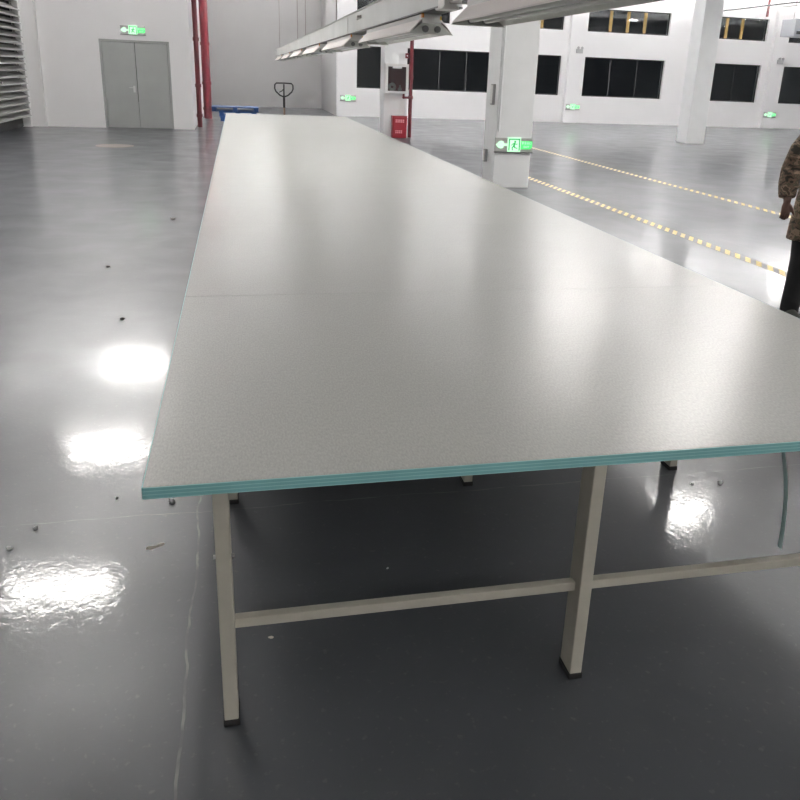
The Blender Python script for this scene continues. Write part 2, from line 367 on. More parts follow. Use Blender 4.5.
# ------------------------------------------------------------ cutting table
TX0, TX1, TZ, TT, TY0 = -0.268, 2.52, 0.80, 0.032, 1.858
BL, NB = 1.80, 10
tb = thing('cutting_table', 'very long grey-topped fabric cutting table with teal edges and beige steel legs', 'table', (0, 0, 0))
yc = 0
tilt = [0.0, 0.0018, -0.001, 0.0012, -0.0015, 0.001, 0, 0.001, -0.001, 0]
for i in range(NB):
    ya = TY0 + i * BL
    me = MB().box(TX0 + 0.002, TX1 - 0.002, 0.002 if i == 0 else 0.0006, BL - (0.002 if i == NB - 1 else 0.0006), 0, TT)
    bd = me.build('tabletop_board', M['top'], tb, (0, ya, TZ - TT), bevel=0.0012)
    es = [(TX0 - 0.0005, TX0 + 0.002, 0, BL), (TX1 - 0.002, TX1 + 0.0005, 0, BL)]
    if i == 0: es.append((TX0 + 0.002, TX1 - 0.002, -0.0015, 0.002))
    if i == NB - 1: es.append((TX0 + 0.002, TX1 - 0.002, BL - 0.002, BL + 0.0015))
    for q in es:
        ed = MB().box(*q, -0.0005, TT - 0.001).build('edge_band', M['teal'], bd); ed['label'] = 'teal layered edge strip'
legX = (-0.080, 0.985, 2.040)
NF = 15; FY = [1.912 + i * 1.266 for i in range(NF)]
FY[-1] = TY0 + NB * BL - 0.1
leg0 = None
for i, y in enumerate(FY):
    for x in legX:
        if leg0 is None:
            lg = MB().box(-0.02, 0.02, -0.04, 0.04, 0.018, TZ - TT).build('leg', M['leg'], tb, (x, y, 0), bevel=0.003)
            rf = MB().box(-0.023, 0.023, -0.043, 0.043, 0, 0.022).build('rubber_foot', M['rubber'], lg, bevel=0.003)
            leg0 = lg
        else:
            lg = leg0.copy(); C.objects.link(lg); lg.location = (x, y, 0)
            rf = leg0.children[0].copy(); C.objects.link(rf); rf.parent = lg
st = MB().box(legX[0] + 0.021, legX[1] - 0.021, -0.014, 0.014, 0.312, 0.342).box(legX[1] + 0.021, legX[2] - 0.021, -0.014, 0.014, 0.312, 0.342).build('stretcher', M['leg'], tb, (0, FY[0] + 0.006, 0), bevel=0.002)
cr = MB().box(legX[0] + 0.021, legX[1] - 0.021, 0.0, 0.022, TZ - TT - 0.032, TZ - TT).box(legX[1] + 0.021, legX[2] - 0.021, 0.0, 0.022, TZ - TT - 0.032, TZ - TT).build('top_rail', M['leg'], tb, (0, FY[0] + 0.03, 0))
for y in FY[1:]:
    a = st.copy(); C.objects.link(a); a.location = (0, y + 0.006, 0)
    a = cr.copy(); C.objects.link(a); a.location = (0, y, 0)
for x, s_ in ((legX[0], -1), (legX[0], 1)):
    MB().cyl((x + s_ * 0.019, FY[0], 0.545), (x + s_ * 0.028, FY[0], 0.545), 0.006, 10).build('bolt', M['bolt' if s_ < 0 else 'socket'], tb, smooth=True)
# dangling teal strip
pts = [(x + 0.028, 1.90, z) for x, z in ((1.572, 0.7665), (1.584, 0.73), (1.603, 0.67), (1.622, 0.59), (1.633, 0.51), (1.638, 0.45), (1.640, 0.395))]
tag(MB().tube(pts, (0.0022), 4, sq=4.5, ref=(1, 0, 0)).build('edging_strip', M['teal_plain'], smooth=False), 'thin curved teal edging strip dangling below the near table edge at right', 'strip')

# ------------------------------------------------------------ hanging work lamps and trough
LX, LZ = 0.99, 2.012
def work_lamp(y_near, label, first=None):
    if first is not None: return dup(first, (LX, y_near, LZ), label=label)
    Ln = 1.89
    t = thing('hanging_work_lamp', label, 'lamp', (LX, y_near, LZ))
    MB().prism([(-0.05, 0.045), (0.05, 0.045), (0.05, 0.092), (-0.05, 0.092)], 0.0, Ln).build('housing', M['white_metal'], t, bevel=0.003)
    # flared reflector with slanting flanks and a ribbed grey underside
    rf = MB()
    for s_ in (-1, 1):
        rf.prism([(s_ * 0.05, 0.060), (s_ * 0.112, 0.000), (s_ * 0.112, 0.006), (s_ * 0.053, 0.066)], 0.01, Ln - 0.01)
    rf.build('reflector', M['reflector'], t)
    un = MB().prism([(-0.05, 0.040), (0.05, 0.040), (0.05, 0.045), (-0.05, 0.045)], 0.01, Ln - 0.01)
    for s_ in (-1, 1): un.prism([(s_ * 0.048, 0.042), (s_ * 0.108, 0.000), (s_ * 0.109, 0.004), (s_ * 0.05, 0.047)], 0.012, Ln - 0.012)
    un.build('reflector_underside', M['lamp_metal'], t)
    for y in (0.0, Ln - 0.012):
        MB().prism([(-0.05, 0.045), (-0.116, -0.006), (0.116, -0.006), (0.05, 0.045)], y, y + 0.012).build('end_plate', M['lamp_metal'], t)
    for x in (-0.034, 0.03):
        MB().cyl((x, 0.012, 0.016), (x, Ln - 0.012, 0.016), 0.013, 12).build('lamp_tube', M['tube'], t, smooth=True)
        MB().cyl((x, -0.012, 0.018), (x, 0.03, 0.018), 0.017, 12).cyl((x, Ln - 0.03, 0.018), (x, Ln + 0.012, 0.018), 0.017, 12).build('tube_socket', M['socket'], t, smooth=True)
    MB().box(-0.051, -0.042, -0.002, 0.03, 0.072, 0.0925).build('sticker', M['orange'], t)
    MB().box(0.042, 0.051, -0.002, 0.03, 0.064, 0.082).build('sticker', M['yellow'], t)
    for y in (0.35, 1.5): MB().box(-0.03, 0.03, y, y + 0.04, 0.092, 0.0935).build('hanger_bracket', M['lamp_metal'], t)
    return t
names = ['nearest unlit hanging work lamp, its pale flank cut off by the photo top',
         'second hanging work lamp from the front, two dark tube sockets beneath the trough end',
         'third hanging work lamp from the front, short pale flank left of the red hose cabinet',
         'fourth hanging work lamp from the front, over the middle of the table',
         'fifth hanging work lamp from the front, small against the grey wall',
         'sixth hanging work lamp from the front, next to last in the row',
         'seventh and farthest hanging work lamp, tiny above the end of the table']
l0 = None
for i, n in enumerate(names):
    o = work_lamp(1.54 + i * 2.74, n, l0); l0 = l0 or o
# trough above the lamps
TRX0, TRX1, TRZ0, TRZ1 = 0.935, 1.045, 2.113, 2.255
tr = thing('cable_trough', 'long white metal trough hung above the row of work lamps', 'trough', (0, 3.9, TRZ0))
segs = [(0.0, 3.3), (3.31, 7.3), (7.31, 11.3), (11.31, 16.2)]
for a, b in segs:
    MB().box(TRX0, TRX1, a, b, 0, TRZ1 - TRZ0).build('trough_section', M['trough'], tr, bevel=0.003)
MB().box(TRX0 - 0.008, TRX1 + 0.008, 0.0, 16.2, 0.142, 0.150).build('trough_lid', M['lamp_metal'], tr)
MB().box(TRX0 - 0.004, TRX1 + 0.004, 0.0, 16.2, -0.007, 0.0).build('shadow_strip', M['socket'], tr)  # dark strip standing in for the shadow between trough and lamps
MB().box(TRX0 - 0.014, TRX0 - 0.001, 2.5, 2.72, 0.082, 0.104).cyl((TRX0 - 0.008, 2.52, 0.093), (TRX0 - 0.03, 2.52, 0.093), 0.008).build('catch', M['rod'], tr)
for y in (3.305, 7.305, 11.305): MB().box(TRX0 - 0.002, TRX0 - 0.0002, y - 0.006, y + 0.006, 0, 0.14).build('joint_cover', M['rod'], tr)
co = MB().box(TRX0 - 0.008, TRX0 + 0.05, -0.13, -0.005, -0.014, 0.20).box(TRX0 - 0.018, TRX0 + 0.06, -0.14, 0.0, -0.022, -0.012).build('end_connector', M['white_metal'], tr, bevel=0.003)
tr2 = MB().box(TRX0 + 0.01, TRX1, 0.0, 2.2, 0.0, 0.14)
o = thing('lamp_busway', 'dark grey beam above the nearest work lamp, starting behind the trough connector', 'beam', (0, 1.55, TRZ0))
tr2.build('beam', M['rod'], o, bevel=0.003); MB().box(TRX0 + 0.02, TRX1 - 0.01, 1.9, 2.02, -0.012, 0.0).build('hanger_clip', M['socket'], o)
for y, txt in ((4.6, 'nearest thin steel rod hanging the trough, above the second lamp'), (8.5, 'thin steel rod hanging the trough above the middle lamps'), (12.3, 'thin steel rod rising from the far half of the trough, beside the paired wire'),
               (13.9, 'thin steel rod rising from the far half of the trough, next to last'), (19.6, 'farthest thin steel rod, at the far end of the lamp trough')):
    tag(MB().cyl((0.99, y, TRZ1 + 0.008), (0.99, y, ZC), 0.007, 8).build('suspension_rod', M['rod'], smooth=True), txt, 'rod')

# ------------------------------------------------------------ lit ceiling lamps (some read from mirror images on floor and table, others added for light)
def ceiling_lamp(x, y, z, label, first=None):
    if first is not None: return dup(first, (x, y, z), label=label)
    t = thing('ceiling_lamp', label, 'ceiling lamp', (x, y, z))
    MB().box(-0.64, 0.64, -0.20, 0.20, 0.012, 0.08).build('housing', M['white_metal'], t, bevel=0.004)
    for s_ in (-1, 1): MB().box(-0.62, 0.62, s_ * 0.1 - 0.06, s_ * 0.1 + 0.06, 0.0, 0.012).build('lit_tube_strip', M['lamp_lit'], t)
    MB().box(-0.60, 0.60, -0.12, 0.12, 0.08, 0.092).build('added_uplight_strip', M['added_uplight'], t)  # glowing strip added on top to brighten the ceiling
    for s_ in (-1, 1): MB().cyl((s_ * 0.5, 0, 0.092), (s_ * 0.5, 0, 0.45), 0.006, 8).build('suspension_wire', M['rod'], t)
    return t
c0 = None
for x, y, z in LAMPS:
    o = ceiling_lamp(x, y, z, 'lit white twin-strip ceiling lamp hung on wires, out of view above the hall', c0); c0 = c0 or o
    o['group'] = 'lit twin-strip ceiling lamps above the hall'

t = thing('added_fill_lamp', 'added white fill lamp throwing its light at the ceiling, out of view above the hall', 'ceiling lamp', ADDED_FILL_LAMPS[0], group='added fill lamps above the far hall')
MB().box(-0.64, 0.64, -0.20, 0.20, 0.0, 0.06).build('housing', M['white_metal'], t, bevel=0.004)
MB().box(-0.60, 0.60, -0.17, 0.17, 0.06, 0.066).build('added_uplight_strip', M['added_fill'], t)
for s_ in (-1, 1): MB().cyl((s_ * 0.5, 0, 0.066), (s_ * 0.5, 0, 0.22), 0.006, 8).build('suspension_wire', M['rod'], t)
for p in ADDED_FILL_LAMPS[1:]: dup(t, p)

# ------------------------------------------------------------ signs
def text_mesh(s_, size, m, parent, loc, name='lettering'):
    cu = bpy.data.curves.new('t', 'FONT'); cu.body = s_; cu.size = size; cu.align_x = 'CENTER'; cu.align_y = 'CENTER'; cu.extrude = 0.001
    to = bpy.data.objects.new('t', cu); C.objects.link(to)
    dg = bpy.context.evaluated_depsgraph_get(); me = bpy.data.meshes.new_from_object(to.evaluated_get(dg)); bpy.data.objects.remove(to)
    me.materials.clear(); me.materials.append(m); me.name = name
    o = bpy.data.objects.new(name, me); C.objects.link(o); o.parent = parent; o.location = loc; o.rotation_euler = (math.pi / 2, 0, 0)
    return o
def exit_sign(x, y, z, label, first=None, arrow=-1):
    if first is not None: return dup(first, (x, y, z), label=label)
    t = thing('exit_sign', label, 'exit sign', (x, y, z))
    W = 0.34
    MB().box(-W, W, -0.012, 0.0, -0.115, 0.115).build('backing_plate', M['sign_plate'], t, bevel=0.002)
    MB().box(-W - 0.01, W + 0.01, -0.035, 0.0, -0.135, -0.115).build('base_rail', M['socket'], t, bevel=0.002)
    ar = [(-0.325, 0.0), (-0.275, 0.05), (-0.235, 0.065), (-0.19, 0.055), (-0.185, 0.02), (-0.115, 0.02), (-0.115, -0.02), (-0.185, -0.02), (-0.19, -0.055), (-0.235, -0.065), (-0.275, -0.05)]
    MB().prism(ar, -0.020, -0.012).build('arrow', M['sign_pale'], t)
    MB().box(-0.115, 0.125, -0.024, -0.012, -0.115, 0.125).build('pictogram_panel', M['sign_pale'], t, bevel=0.004)
    fg = MB()
    fg.prism([(-0.095, -0.095), (-0.075, -0.095), (-0.075, 0.085), (0.09, 0.085), (0.09, -0.095), (0.11, -0.095), (0.11, 0.105), (-0.095, 0.105)], -0.027, -0.024)
    fg.ball((0.02, -0.0255, 0.055), (0.018, 0.002, 0.018))
    def limb(a, b, w_):
        dx, dz = b[0] - a[0], b[1] - a[1]; l = math.hypot(dx, dz); nx, nz = -dz / l * w_ / 2, dx / l * w_ / 2
        fg.prism([(a[0] + nx, a[1] + nz), (b[0] + nx, b[1] + nz), (b[0] - nx, b[1] - nz), (a[0] - nx, a[1] - nz)], -0.0272, -0.0242)
    limb((0.012, 0.035), (0.0, -0.025), 0.034); limb((0.01, 0.03), (-0.03, 0.012), 0.014); limb((-0.03, 0.012), (-0.045, -0.01), 0.012)
    limb((0.012, 0.03), (0.045, 0.01), 0.014); limb((0.045, 0.01), (0.065, 0.02), 0.012)
    limb((0.0, -0.02), (-0.03, -0.045), 0.02); limb((-0.03, -0.045), (-0.02, -0.09), 0.016); limb((0.0, -0.02), (0.03, -0.05), 0.02); limb((0.03, -0.05), (0.065, -0.055), 0.016)
    fg.build('running_figure', M['sign_figure'], t)
    MB().prism([(0.13, -0.07), (0.30, -0.07), (0.335, -0.03), (0.335, 0.065), (0.13, 0.065)], -0.020, -0.012).build('text_panel', M['sign_green'], t)
    text_mesh('安全出口', 0.046, M['sign_pale'], t, (0.232, -0.022, 0.03)); text_mesh('EXIT', 0.05, M['sign_pale'], t, (0.232, -0.022, -0.032))
    return t
e0 = exit_sign(4.635, 13.4, 0.735, 'lit green exit sign with left arrow, low on the nearest white column')
exit_sign(4.70, YF - 0.22, 0.77, 'lit green exit sign low on the far wall pier, left of the hose cabinet', e0)
exit_sign(15.20, YF - 0.22, 0.72, 'lit green exit sign low on the wall pier right behind the nearest column', e0)
exit_sign(25.65, YF - 0.22, 0.66, 'lit green exit sign low on the wall pier near the person', e0)
exit_sign(-2.85, 25.6, 2.72, 'lit green exit sign above the grey double door', e0)

def twin_lamp(x, z, label, first=None):
    if first is not None: return dup(first, (x, YF - 0.22, z), label=label)
    t = thing('emergency_light', label, 'emergency light', (x, YF - 0.22, z))
    MB().box(-0.16, 0.16, -0.06, 0, -0.14, 0.04).build('battery_box', M['box_grey'], t, bevel=0.008)
    for s_ in (-1, 1): MB().tube([(s_ * 0.09, -0.02, 0.09), (s_ * 0.09, -0.10, 0.085)], [0.04, 0.062], 14).box(s_ * 0.09 - 0.01, s_ * 0.09 + 0.01, -0.05, -0.02, 0.03, 0.07).build('spot_head', M['box_grey'], t, smooth=True)
    return t
t0 = twin_lamp(15.27, 3.2, 'small grey twin-head emergency light high on the middle wall pier')
twin_lamp(25.72, 3.17, 'small grey twin-head emergency light high on the right-hand wall pier', t0)

# ------------------------------------------------------------ conduit and boxes on nearest column
cd = MB().cyl((4.345, 13.375, 0.95), (4.345, 13.375, 5.5), 0.018, 10)
for z in (1.2, 2.2, 3.2, 4.2): cd.box(4.32, 4.37, 13.365, 13.4, z, z + 0.03)
tag(cd.build('wall_conduit', M['column'], smooth=True), 'thin white conduit running up the nearest column', 'conduit')
def small_box(y, z0, z1, label, m='box_grey'):
    t = thing('switch_box', label, 'switch box', (4.30, y, z0))
    h_ = z1 - z0
    MB().box(-0.05, 0, -0.06, 0.06, 0, h_).build('box_body', M[m], t, bevel=0.006)
    MB().box(-0.056, -0.05, -0.05, 0.05, 0.02, h_ - 0.02).build('cover', M['white_metal'], t)
    return t
small_box(13.62, 1.38, 1.72, 'upper grey electrical box on the side of the nearest column')
small_box(13.86, 0.40, 0.62, 'lower grey socket box on the side of the nearest column')

# ------------------------------------------------------------ hose cabinet, pipe, extinguisher box
hc = thing('fire_hose_cabinet', 'white framed fire hose cabinet with dark red inside on the far column', 'fire cabinet', (4.62, 24.498, 1.28))
MB().box(-0.35, 0.35, -0.24, -0.22, 0.80, 0.83).box(-0.35, -0.32, -0.24, 0, 0, 0.83).box(0.32, 0.35, -0.24, 0, 0, 0.83).box(-0.32, 0.32, -0.24, 0, 0, 0.04).box(-0.32, 0.32, -0.22, 0, 0.79, 0.83).build('cabinet_box', M['white_metal'], hc)
MB().box(-0.32, 0.32, -0.02, -0.002, 0.04, 0.79).build('back_panel', M['red_in'], hc)
dr = MB()
dr.box(-0.35, 0.35, -0.265, -0.242, 0, 0.07).box(-0.35, 0.35, -0.265, -0.242, 0.75, 0.83).box(-0.35, -0.27, -0.265, -0.242, 0.07, 0.75).box(0.27, 0.35, -0.265, -0.242, 0.07, 0.75)
dr = dr.build('cabinet_door', M['white_metal'], hc, bevel=0.003)
MB().box(-0.27, 0.27, -0.257, -0.252, 0.07, 0.75).build('door_pane', M['glass'], dr)
MB().box(-0.14, 0.14, -0.272, -0.266, 0.70, 0.765).build('label_plate', M['label_white'], dr)
hs = MB()
for k in range(4): 
    R_ = 0.045 + k * 0.022
    hs.tube([(-0.12 + R_ * math.cos(a), -0.13, 0.18 + R_ * math.sin(a)) for a in [2 * math.pi * i / 18 for i in range(19)]], [(0.03, 0.011)] * 19, 8, ref=(0, 1, 0))
hs.build('coiled_hose', M['hose'], hc, smooth=True)
MB().tube([(0.12, -0.05, 0.12), (0.12, -0.16, 0.12)], [0.05, 0.05], 14).cyl((0.12, -0.12, 0.12), (0.12, -0.12, 0.24), 0.03).build('valve', M['box_grey'], hc, smooth=True)
rp = thing('red_fire_pipe', 'red fire pipe rising along the hose cabinet column, with a side branch', 'pipe', (5.12, 24.62, 0))
MB().cyl((0, 0, 0), (0, 0, ZC - 0.452), 0.058, 16).build('riser', M['red'], rp, smooth=True)
MB().cyl((0, 0, 1.17), (0, -0.2, 1.17), 0.034, 12).cyl((0, -0.2, 1.17), (-0.25, -0.2, 1.17), 0.034, 12).cyl((-0.25, -0.2, 1.14), (-0.25, -0.2, 1.275), 0.034, 12).ball((0, -0.2, 1.17), 0.042).ball((-0.25, -0.2, 1.17), 0.042).build('branch', M['red'], rp, smooth=True)
for z in (1.17, 1.75, 3.2): MB().cyl((0, 0, z - 0.05), (0, 0, z + 0.05), 0.075, 16).build('coupling', M['red'], rp, smooth=True)
ab = thing('alarm_box', 'tiny red fire alarm button box above the hose cabinet', 'alarm', (5.06 - 0.09, 24.5, 2.28))
MB().box(-0.07, 0.03, -0.05, 0, 0, 0.14).build('box_body', M['red_in'], ab, bevel=0.006); MB().cyl((-0.02, -0.05, 0.07), (-0.02, -0.06, 0.07), 0.02, 12).build('button', M['label_white'], ab)
eb = thing('extinguisher_box', 'upright red fire extinguisher box at the foot of the hose cabinet column', 'extinguisher box', (4.74, 24.36, 0))
MB().box(-0.22, 0.22, -0.12, 0.12, 0.0, 0.60).build('box_body', M['red_box'], eb, bevel=0.008)
MB().box(-0.225, 0.225, -0.128, 0.122, 0.60, 0.64).build('lid', M['red_box'], eb, bevel=0.006)
MB().box(-0.19, 0.19, -0.124, -0.12, 0.32, 0.325).build('door_gap', M['red_in'], eb)
pr_ = MB()
for z0, n_ in ((0.455, 5), (0.14, 4)):
    for r_ in (0, 1):
        for i in range(n_): pr_.box(-0.13 + i * 0.055, -0.09 + i * 0.055, -0.1245, -0.12, z0 + r_ * 0.05, z0 + 0.032 + r_ * 0.05)
pr_.build('printed_marks', M['pinkwhite'], eb)

# red pipes by the left recess
def red_pipe(x, y, r_, label):
    t = thing('red_fire_pipe', label, 'pipe', (x, y, 0))
    MB().cyl((0, 0, 0), (0, 0, ZC - 0.002), r_, 16).build('riser', M['red'], t, smooth=True)
    for z in (0.35, 1.25, 2.6): MB().cyl((0, 0, z - 0.05), (0, 0, z + 0.05), r_ + 0.02, 16).build('coupling', M['red'], t, smooth=True)
red_pipe(-1.18, 26.9, 0.075, 'slim red fire pipe just right of the door wall corner')
red_pipe(-1.08, 31.6, 0.15, 'thick red fire pipe behind the slim one, left of the blue pallets')

# ------------------------------------------------------------ pallets, pallet truck
def pallet(x, y, z, w_, dp, label):
    t = thing('blue_pallet', label, 'pallet', (x, y, z))
    dk = MB()
    for i in range(7):
        a = -dp / 2 + i * dp / 7; dk.box(-w_ / 2, w_ / 2, a + 0.012, a + dp / 7 - 0.012, 0.125, 0.15)
    for s_ in (-1, 0, 1): dk.box(s_ * (w_ / 2 - 0.07) - 0.07, s_ * (w_ / 2 - 0.07) + 0.07, -dp / 2 + 0.0, dp / 2, 0.10, 0.125)
    dk.build('deck', M['blue'], t)
    for sx in (-1, 0, 1):
        for sy in (-1, 0, 1):
            MB().box(sx * (w_ / 2 - 0.08) - 0.07, sx * (w_ / 2 - 0.08) + 0.07, sy * (dp / 2 - 0.08) - 0.07, sy * (dp / 2 - 0.08) + 0.07, 0.02, 0.10).build('block', M['blue'], t)
    MB().box(-w_ / 2, w_ / 2, -dp / 2, -dp / 2 + 0.12, 0, 0.02).box(-w_ / 2, w_ / 2, -0.06, 0.06, 0, 0.02).box(-w_ / 2, w_ / 2, dp / 2 - 0.12, dp / 2, 0, 0.02).build('runner', M['blue'], t)
pallet(0.10, 28.2, 0.0, 1.1, 1.1, 'blue plastic pallet at the bottom of the stack behind the table end')
pallet(0.06, 28.2, 0.151, 1.25, 1.1, 'blue plastic pallet in the middle of the stack behind the table end')
pallet(0.0, 28.2, 0.302, 1.2, 1.1, 'blue plastic pallet second from the top of the stack behind the table end')
pallet(-0.08, 28.2, 0.453, 1.5, 1.1, 'wide blue plastic pallet on top of the stack behind the table end')

pt = thing('pallet_truck', 'hand pallet truck with black loop handle standing behind the far table end', 'pallet truck', (1.16, 21.4, 0))
MB().tube([(0, 0, 0.25), (0, -0.02, 0.9)], 0.026, 12).build('drawbar', M['brown'], pt, smooth=True)
MB().tube([(0, -0.02, 0.9), (0, -0.03, 1.15)], 0.03, 12).cyl((0, -0.03, 1.15), (0, -0.035, 1.47), 0.02, 12).build('upper_shaft', M['black'], pt, smooth=True)
MB().tube([(0, -0.03, 1.16), (-0.10, -0.03, 1.20), (-0.20, -0.03, 1.29), (-0.23, -0.035, 1.36), (-0.225, -0.035, 1.45), (-0.19, -0.035, 1.49), (0, -0.035, 1.495), (0.19, -0.035, 1.49), (0.225, -0.035, 1.45), (0.23, -0.035, 1.36), (0.20, -0.03, 1.29), (0.10, -0.03, 1.20), (0, -0.03, 1.16)], 0.019, 10).build('loop_handle', M['black'], pt, smooth=True)
MB().tube([(0.0, -0.05, 1.36), (-0.06, -0.05, 1.30), (-0.12, -0.05, 1.27)], 0.012, 8).build('release_lever', M['black'], pt, smooth=True)
MB().box(-0.1, 0.1, -0.09, 0.12, 0.16, 0.34).cyl((0, 0.04, 0.3), (0, 0.04, 0.5), 0.05).build('pump', M['truck'], pt, bevel=0.006)
for s_ in (-1, 1):
    MB().box(s_ * 0.19 - 0.08, s_ * 0.19 + 0.08, 0.2, 1.35, 0.06, 0.12).build('fork', M['truck'], pt, bevel=0.01)
    MB().cyl((s_ * 0.05 - 0.025, 0, 0.1), (s_ * 0.05 + 0.025, 0, 0.1), 0.1, 20).build('steer_wheel', M['black'], pt, smooth=True)
    MB().cyl((s_ * 0.19 - 0.03, 1.2, 0.04), (s_ * 0.19 + 0.03, 1.2, 0.04), 0.04, 16).build('load_roller', M['black'], pt, smooth=True)
MB().box(-0.27, 0.27, 0.12, 0.24, 0.06, 0.35).build('crosshead', M['truck'], pt, bevel=0.01)

# ------------------------------------------------------------ high fittings at right
dc = thing('air_unit', 'grey metal air unit hung high near the window wall at far right', 'air unit', (23.35, 30.4, 3.92))
MB().box(-1.2, 1.6, 0, 0.9, 0, 0.66).build('casing', M['steel_light'], dc, bevel=0.02)
for x in (-1.0, 1.4): MB().cyl((x, 0.45, 0.66), (x, 0.45, ZC - 3.92), 0.012, 8).build('hanger_rod', M['rod'], dc)
MB().box(-1.1, 1.5, -0.02, 0, 0.08, 0.2).build('air_slot', M['frame_dark'], dc)
tag(MB().cyl((24.35, 35.6, 5.05), (24.35, 35.6, ZC), 0.06, 12).build('red_drop_pipe', M['red'], smooth=True), 'short red pipe dropping from the ceiling above the right-hand upper window', 'pipe')
ct = MB().tube([(18.2, 31.5, 4.60), (18.2, 22.0, 4.60)], 0.028, 8)
for y in (30.5, 27, 23.5): ct.cyl((18.2, y, 4.6), (18.2, y, ZC - 0.002), 0.006, 6)
tag(ct.build('overhead_cable', M['black'], smooth=True), 'thin black overhead cable running in front of the right-hand upper windows', 'cable')

# ------------------------------------------------------------ floor: tapes, manhole, debris
for x, y0, y1, txt in ((5.5, -6, 16.0, 'yellow and dark striped floor tape starting at the nearest column, closer to the table'),
                       (8.1, -6, 22.5, 'yellow and dark striped floor tape, the farther parallel line')):
    tag(MB().box(-0.075, 0.075, y0, y1, 0, 0.0012).build('floor_tape', M['hazard'], loc=(x, 0, 0)), txt, 'floor tape')
mh = thing('manhole_cover', 'round brownish manhole cover in the floor before the grey door', 'manhole cover', (-2.8, 19.9, 0))
ring = MB().tube([(0.40 * math.cos(a), 0.40 * math.sin(a), 0.001) for a in [2 * math.pi * i / 32 for i in range(33)]], 0.003, 6, sq=6, ref=(0, 0, 1)).build('rim', M['brown'], mh)
MB().cyl((0, 0, 0), (0, 0, 0.003), 0.37, 32).build('cover_plate', M['manhole'], mh)
def chip(x, y, s_, label, m='chip', flat=0.5, name='floor_chip', cat='debris'):
    b = MB(); rot = Matrix.Rotation(random.random() * 6.28, 3, 'Z'); vs0 = len(b.v)
    b.ball((0, 0, s_ * flat * 0.8), (s_, s_ * 0.6, s_ * flat), 8, 5, rot=rot)
    jit = {}
    def jv(v):
        k_ = (round(v[0], 5), round(v[1], 5), round(v[2], 5))
        if k_ not in jit: jit[k_] = (v[0] * random.uniform(0.8, 1.25), v[1] * random.uniform(0.8, 1.25), max(0.0003, v[2] * random.uniform(0.8, 1.2)))
        return jit[k_]
    b.v = [jv(v) for v in b.v]
    tag(b.build(name, M[m], loc=(x, y, 0)), label, cat)
chip(-0.86, 3.06, 0.014, 'grey grit lump on the left floor joint, between the two bright reflections')
chip(-0.925, 2.92, 0.016, 'grey grit lump nearest the left border of the photo')
chip(-0.34, 3.19, 0.020, 'largest pale pebble, just below the near left table corner')
chip(-0.576, 3.26, 0.010, 'small pale crumb left of the near left table corner')
chip(2.20, 2.975, 0.018, 'pale dusty lump under the table, left of the dangling strip', flat=0.5)
chip(2.06, 2.99, 0.010, 'small grey lump beside the foot of the right-hand leg')
chip(-0.83, 10.19, 0.03, 'small dark lump on the floor left of the table, farthest one', m='rod')
chip(-1.236, 7.69, 0.02, 'small dark lump on the open floor at left, middle distance', m='rod')
chip(-0.895, 5.97, 0.02, 'small dark lump just above the farthest bright reflection at left', m='rod')
chip(0.50, 2.556, 0.006, 'white speck of dust on the dark floor under the table')
chip(0.045, 2.235, 0.010, 'flat pale flake below the near stretcher at left', flat=0.2, m='scrap')
sc = MB().prism([(-0.035, -0.012), (-0.028, 0.004), (0.005, 0.008), (0.022, 0.022), (0.036, 0.020), (0.03, 0.004), (0.008, -0.004), (-0.012, -0.020)], 0.0, 0.0015, 'xy')
tag(sc.build('paper_scrap', M['scrap'], loc=(-0.381, 2.852, 0)), 'torn beige paper scrap on the floor left of the near leg', 'scrap')

# ------------------------------------------------------------ the person
P0 = Vector((4.50, 5.46, 0))
pn = thing('person', 'person in brown camouflage coat and black trousers standing beyond the table, cut by the frame', 'person', P0, math.radians(0)); pn.scale = (1.0, 1.0, 1.03)
def remeshed(mb, name, m, parent, vox, sm=4):
    o = mb.build(name, m, parent, smooth='all')
    r = o.modifiers.new('remesh', 'REMESH'); r.mode = 'VOXEL'; r.voxel_size = vox; r.use_smooth_shade = True
    s_ = o.modifiers.new('smooth', 'SMOOTH'); s_.factor = 0.5; s_.iterations = sm
    return o
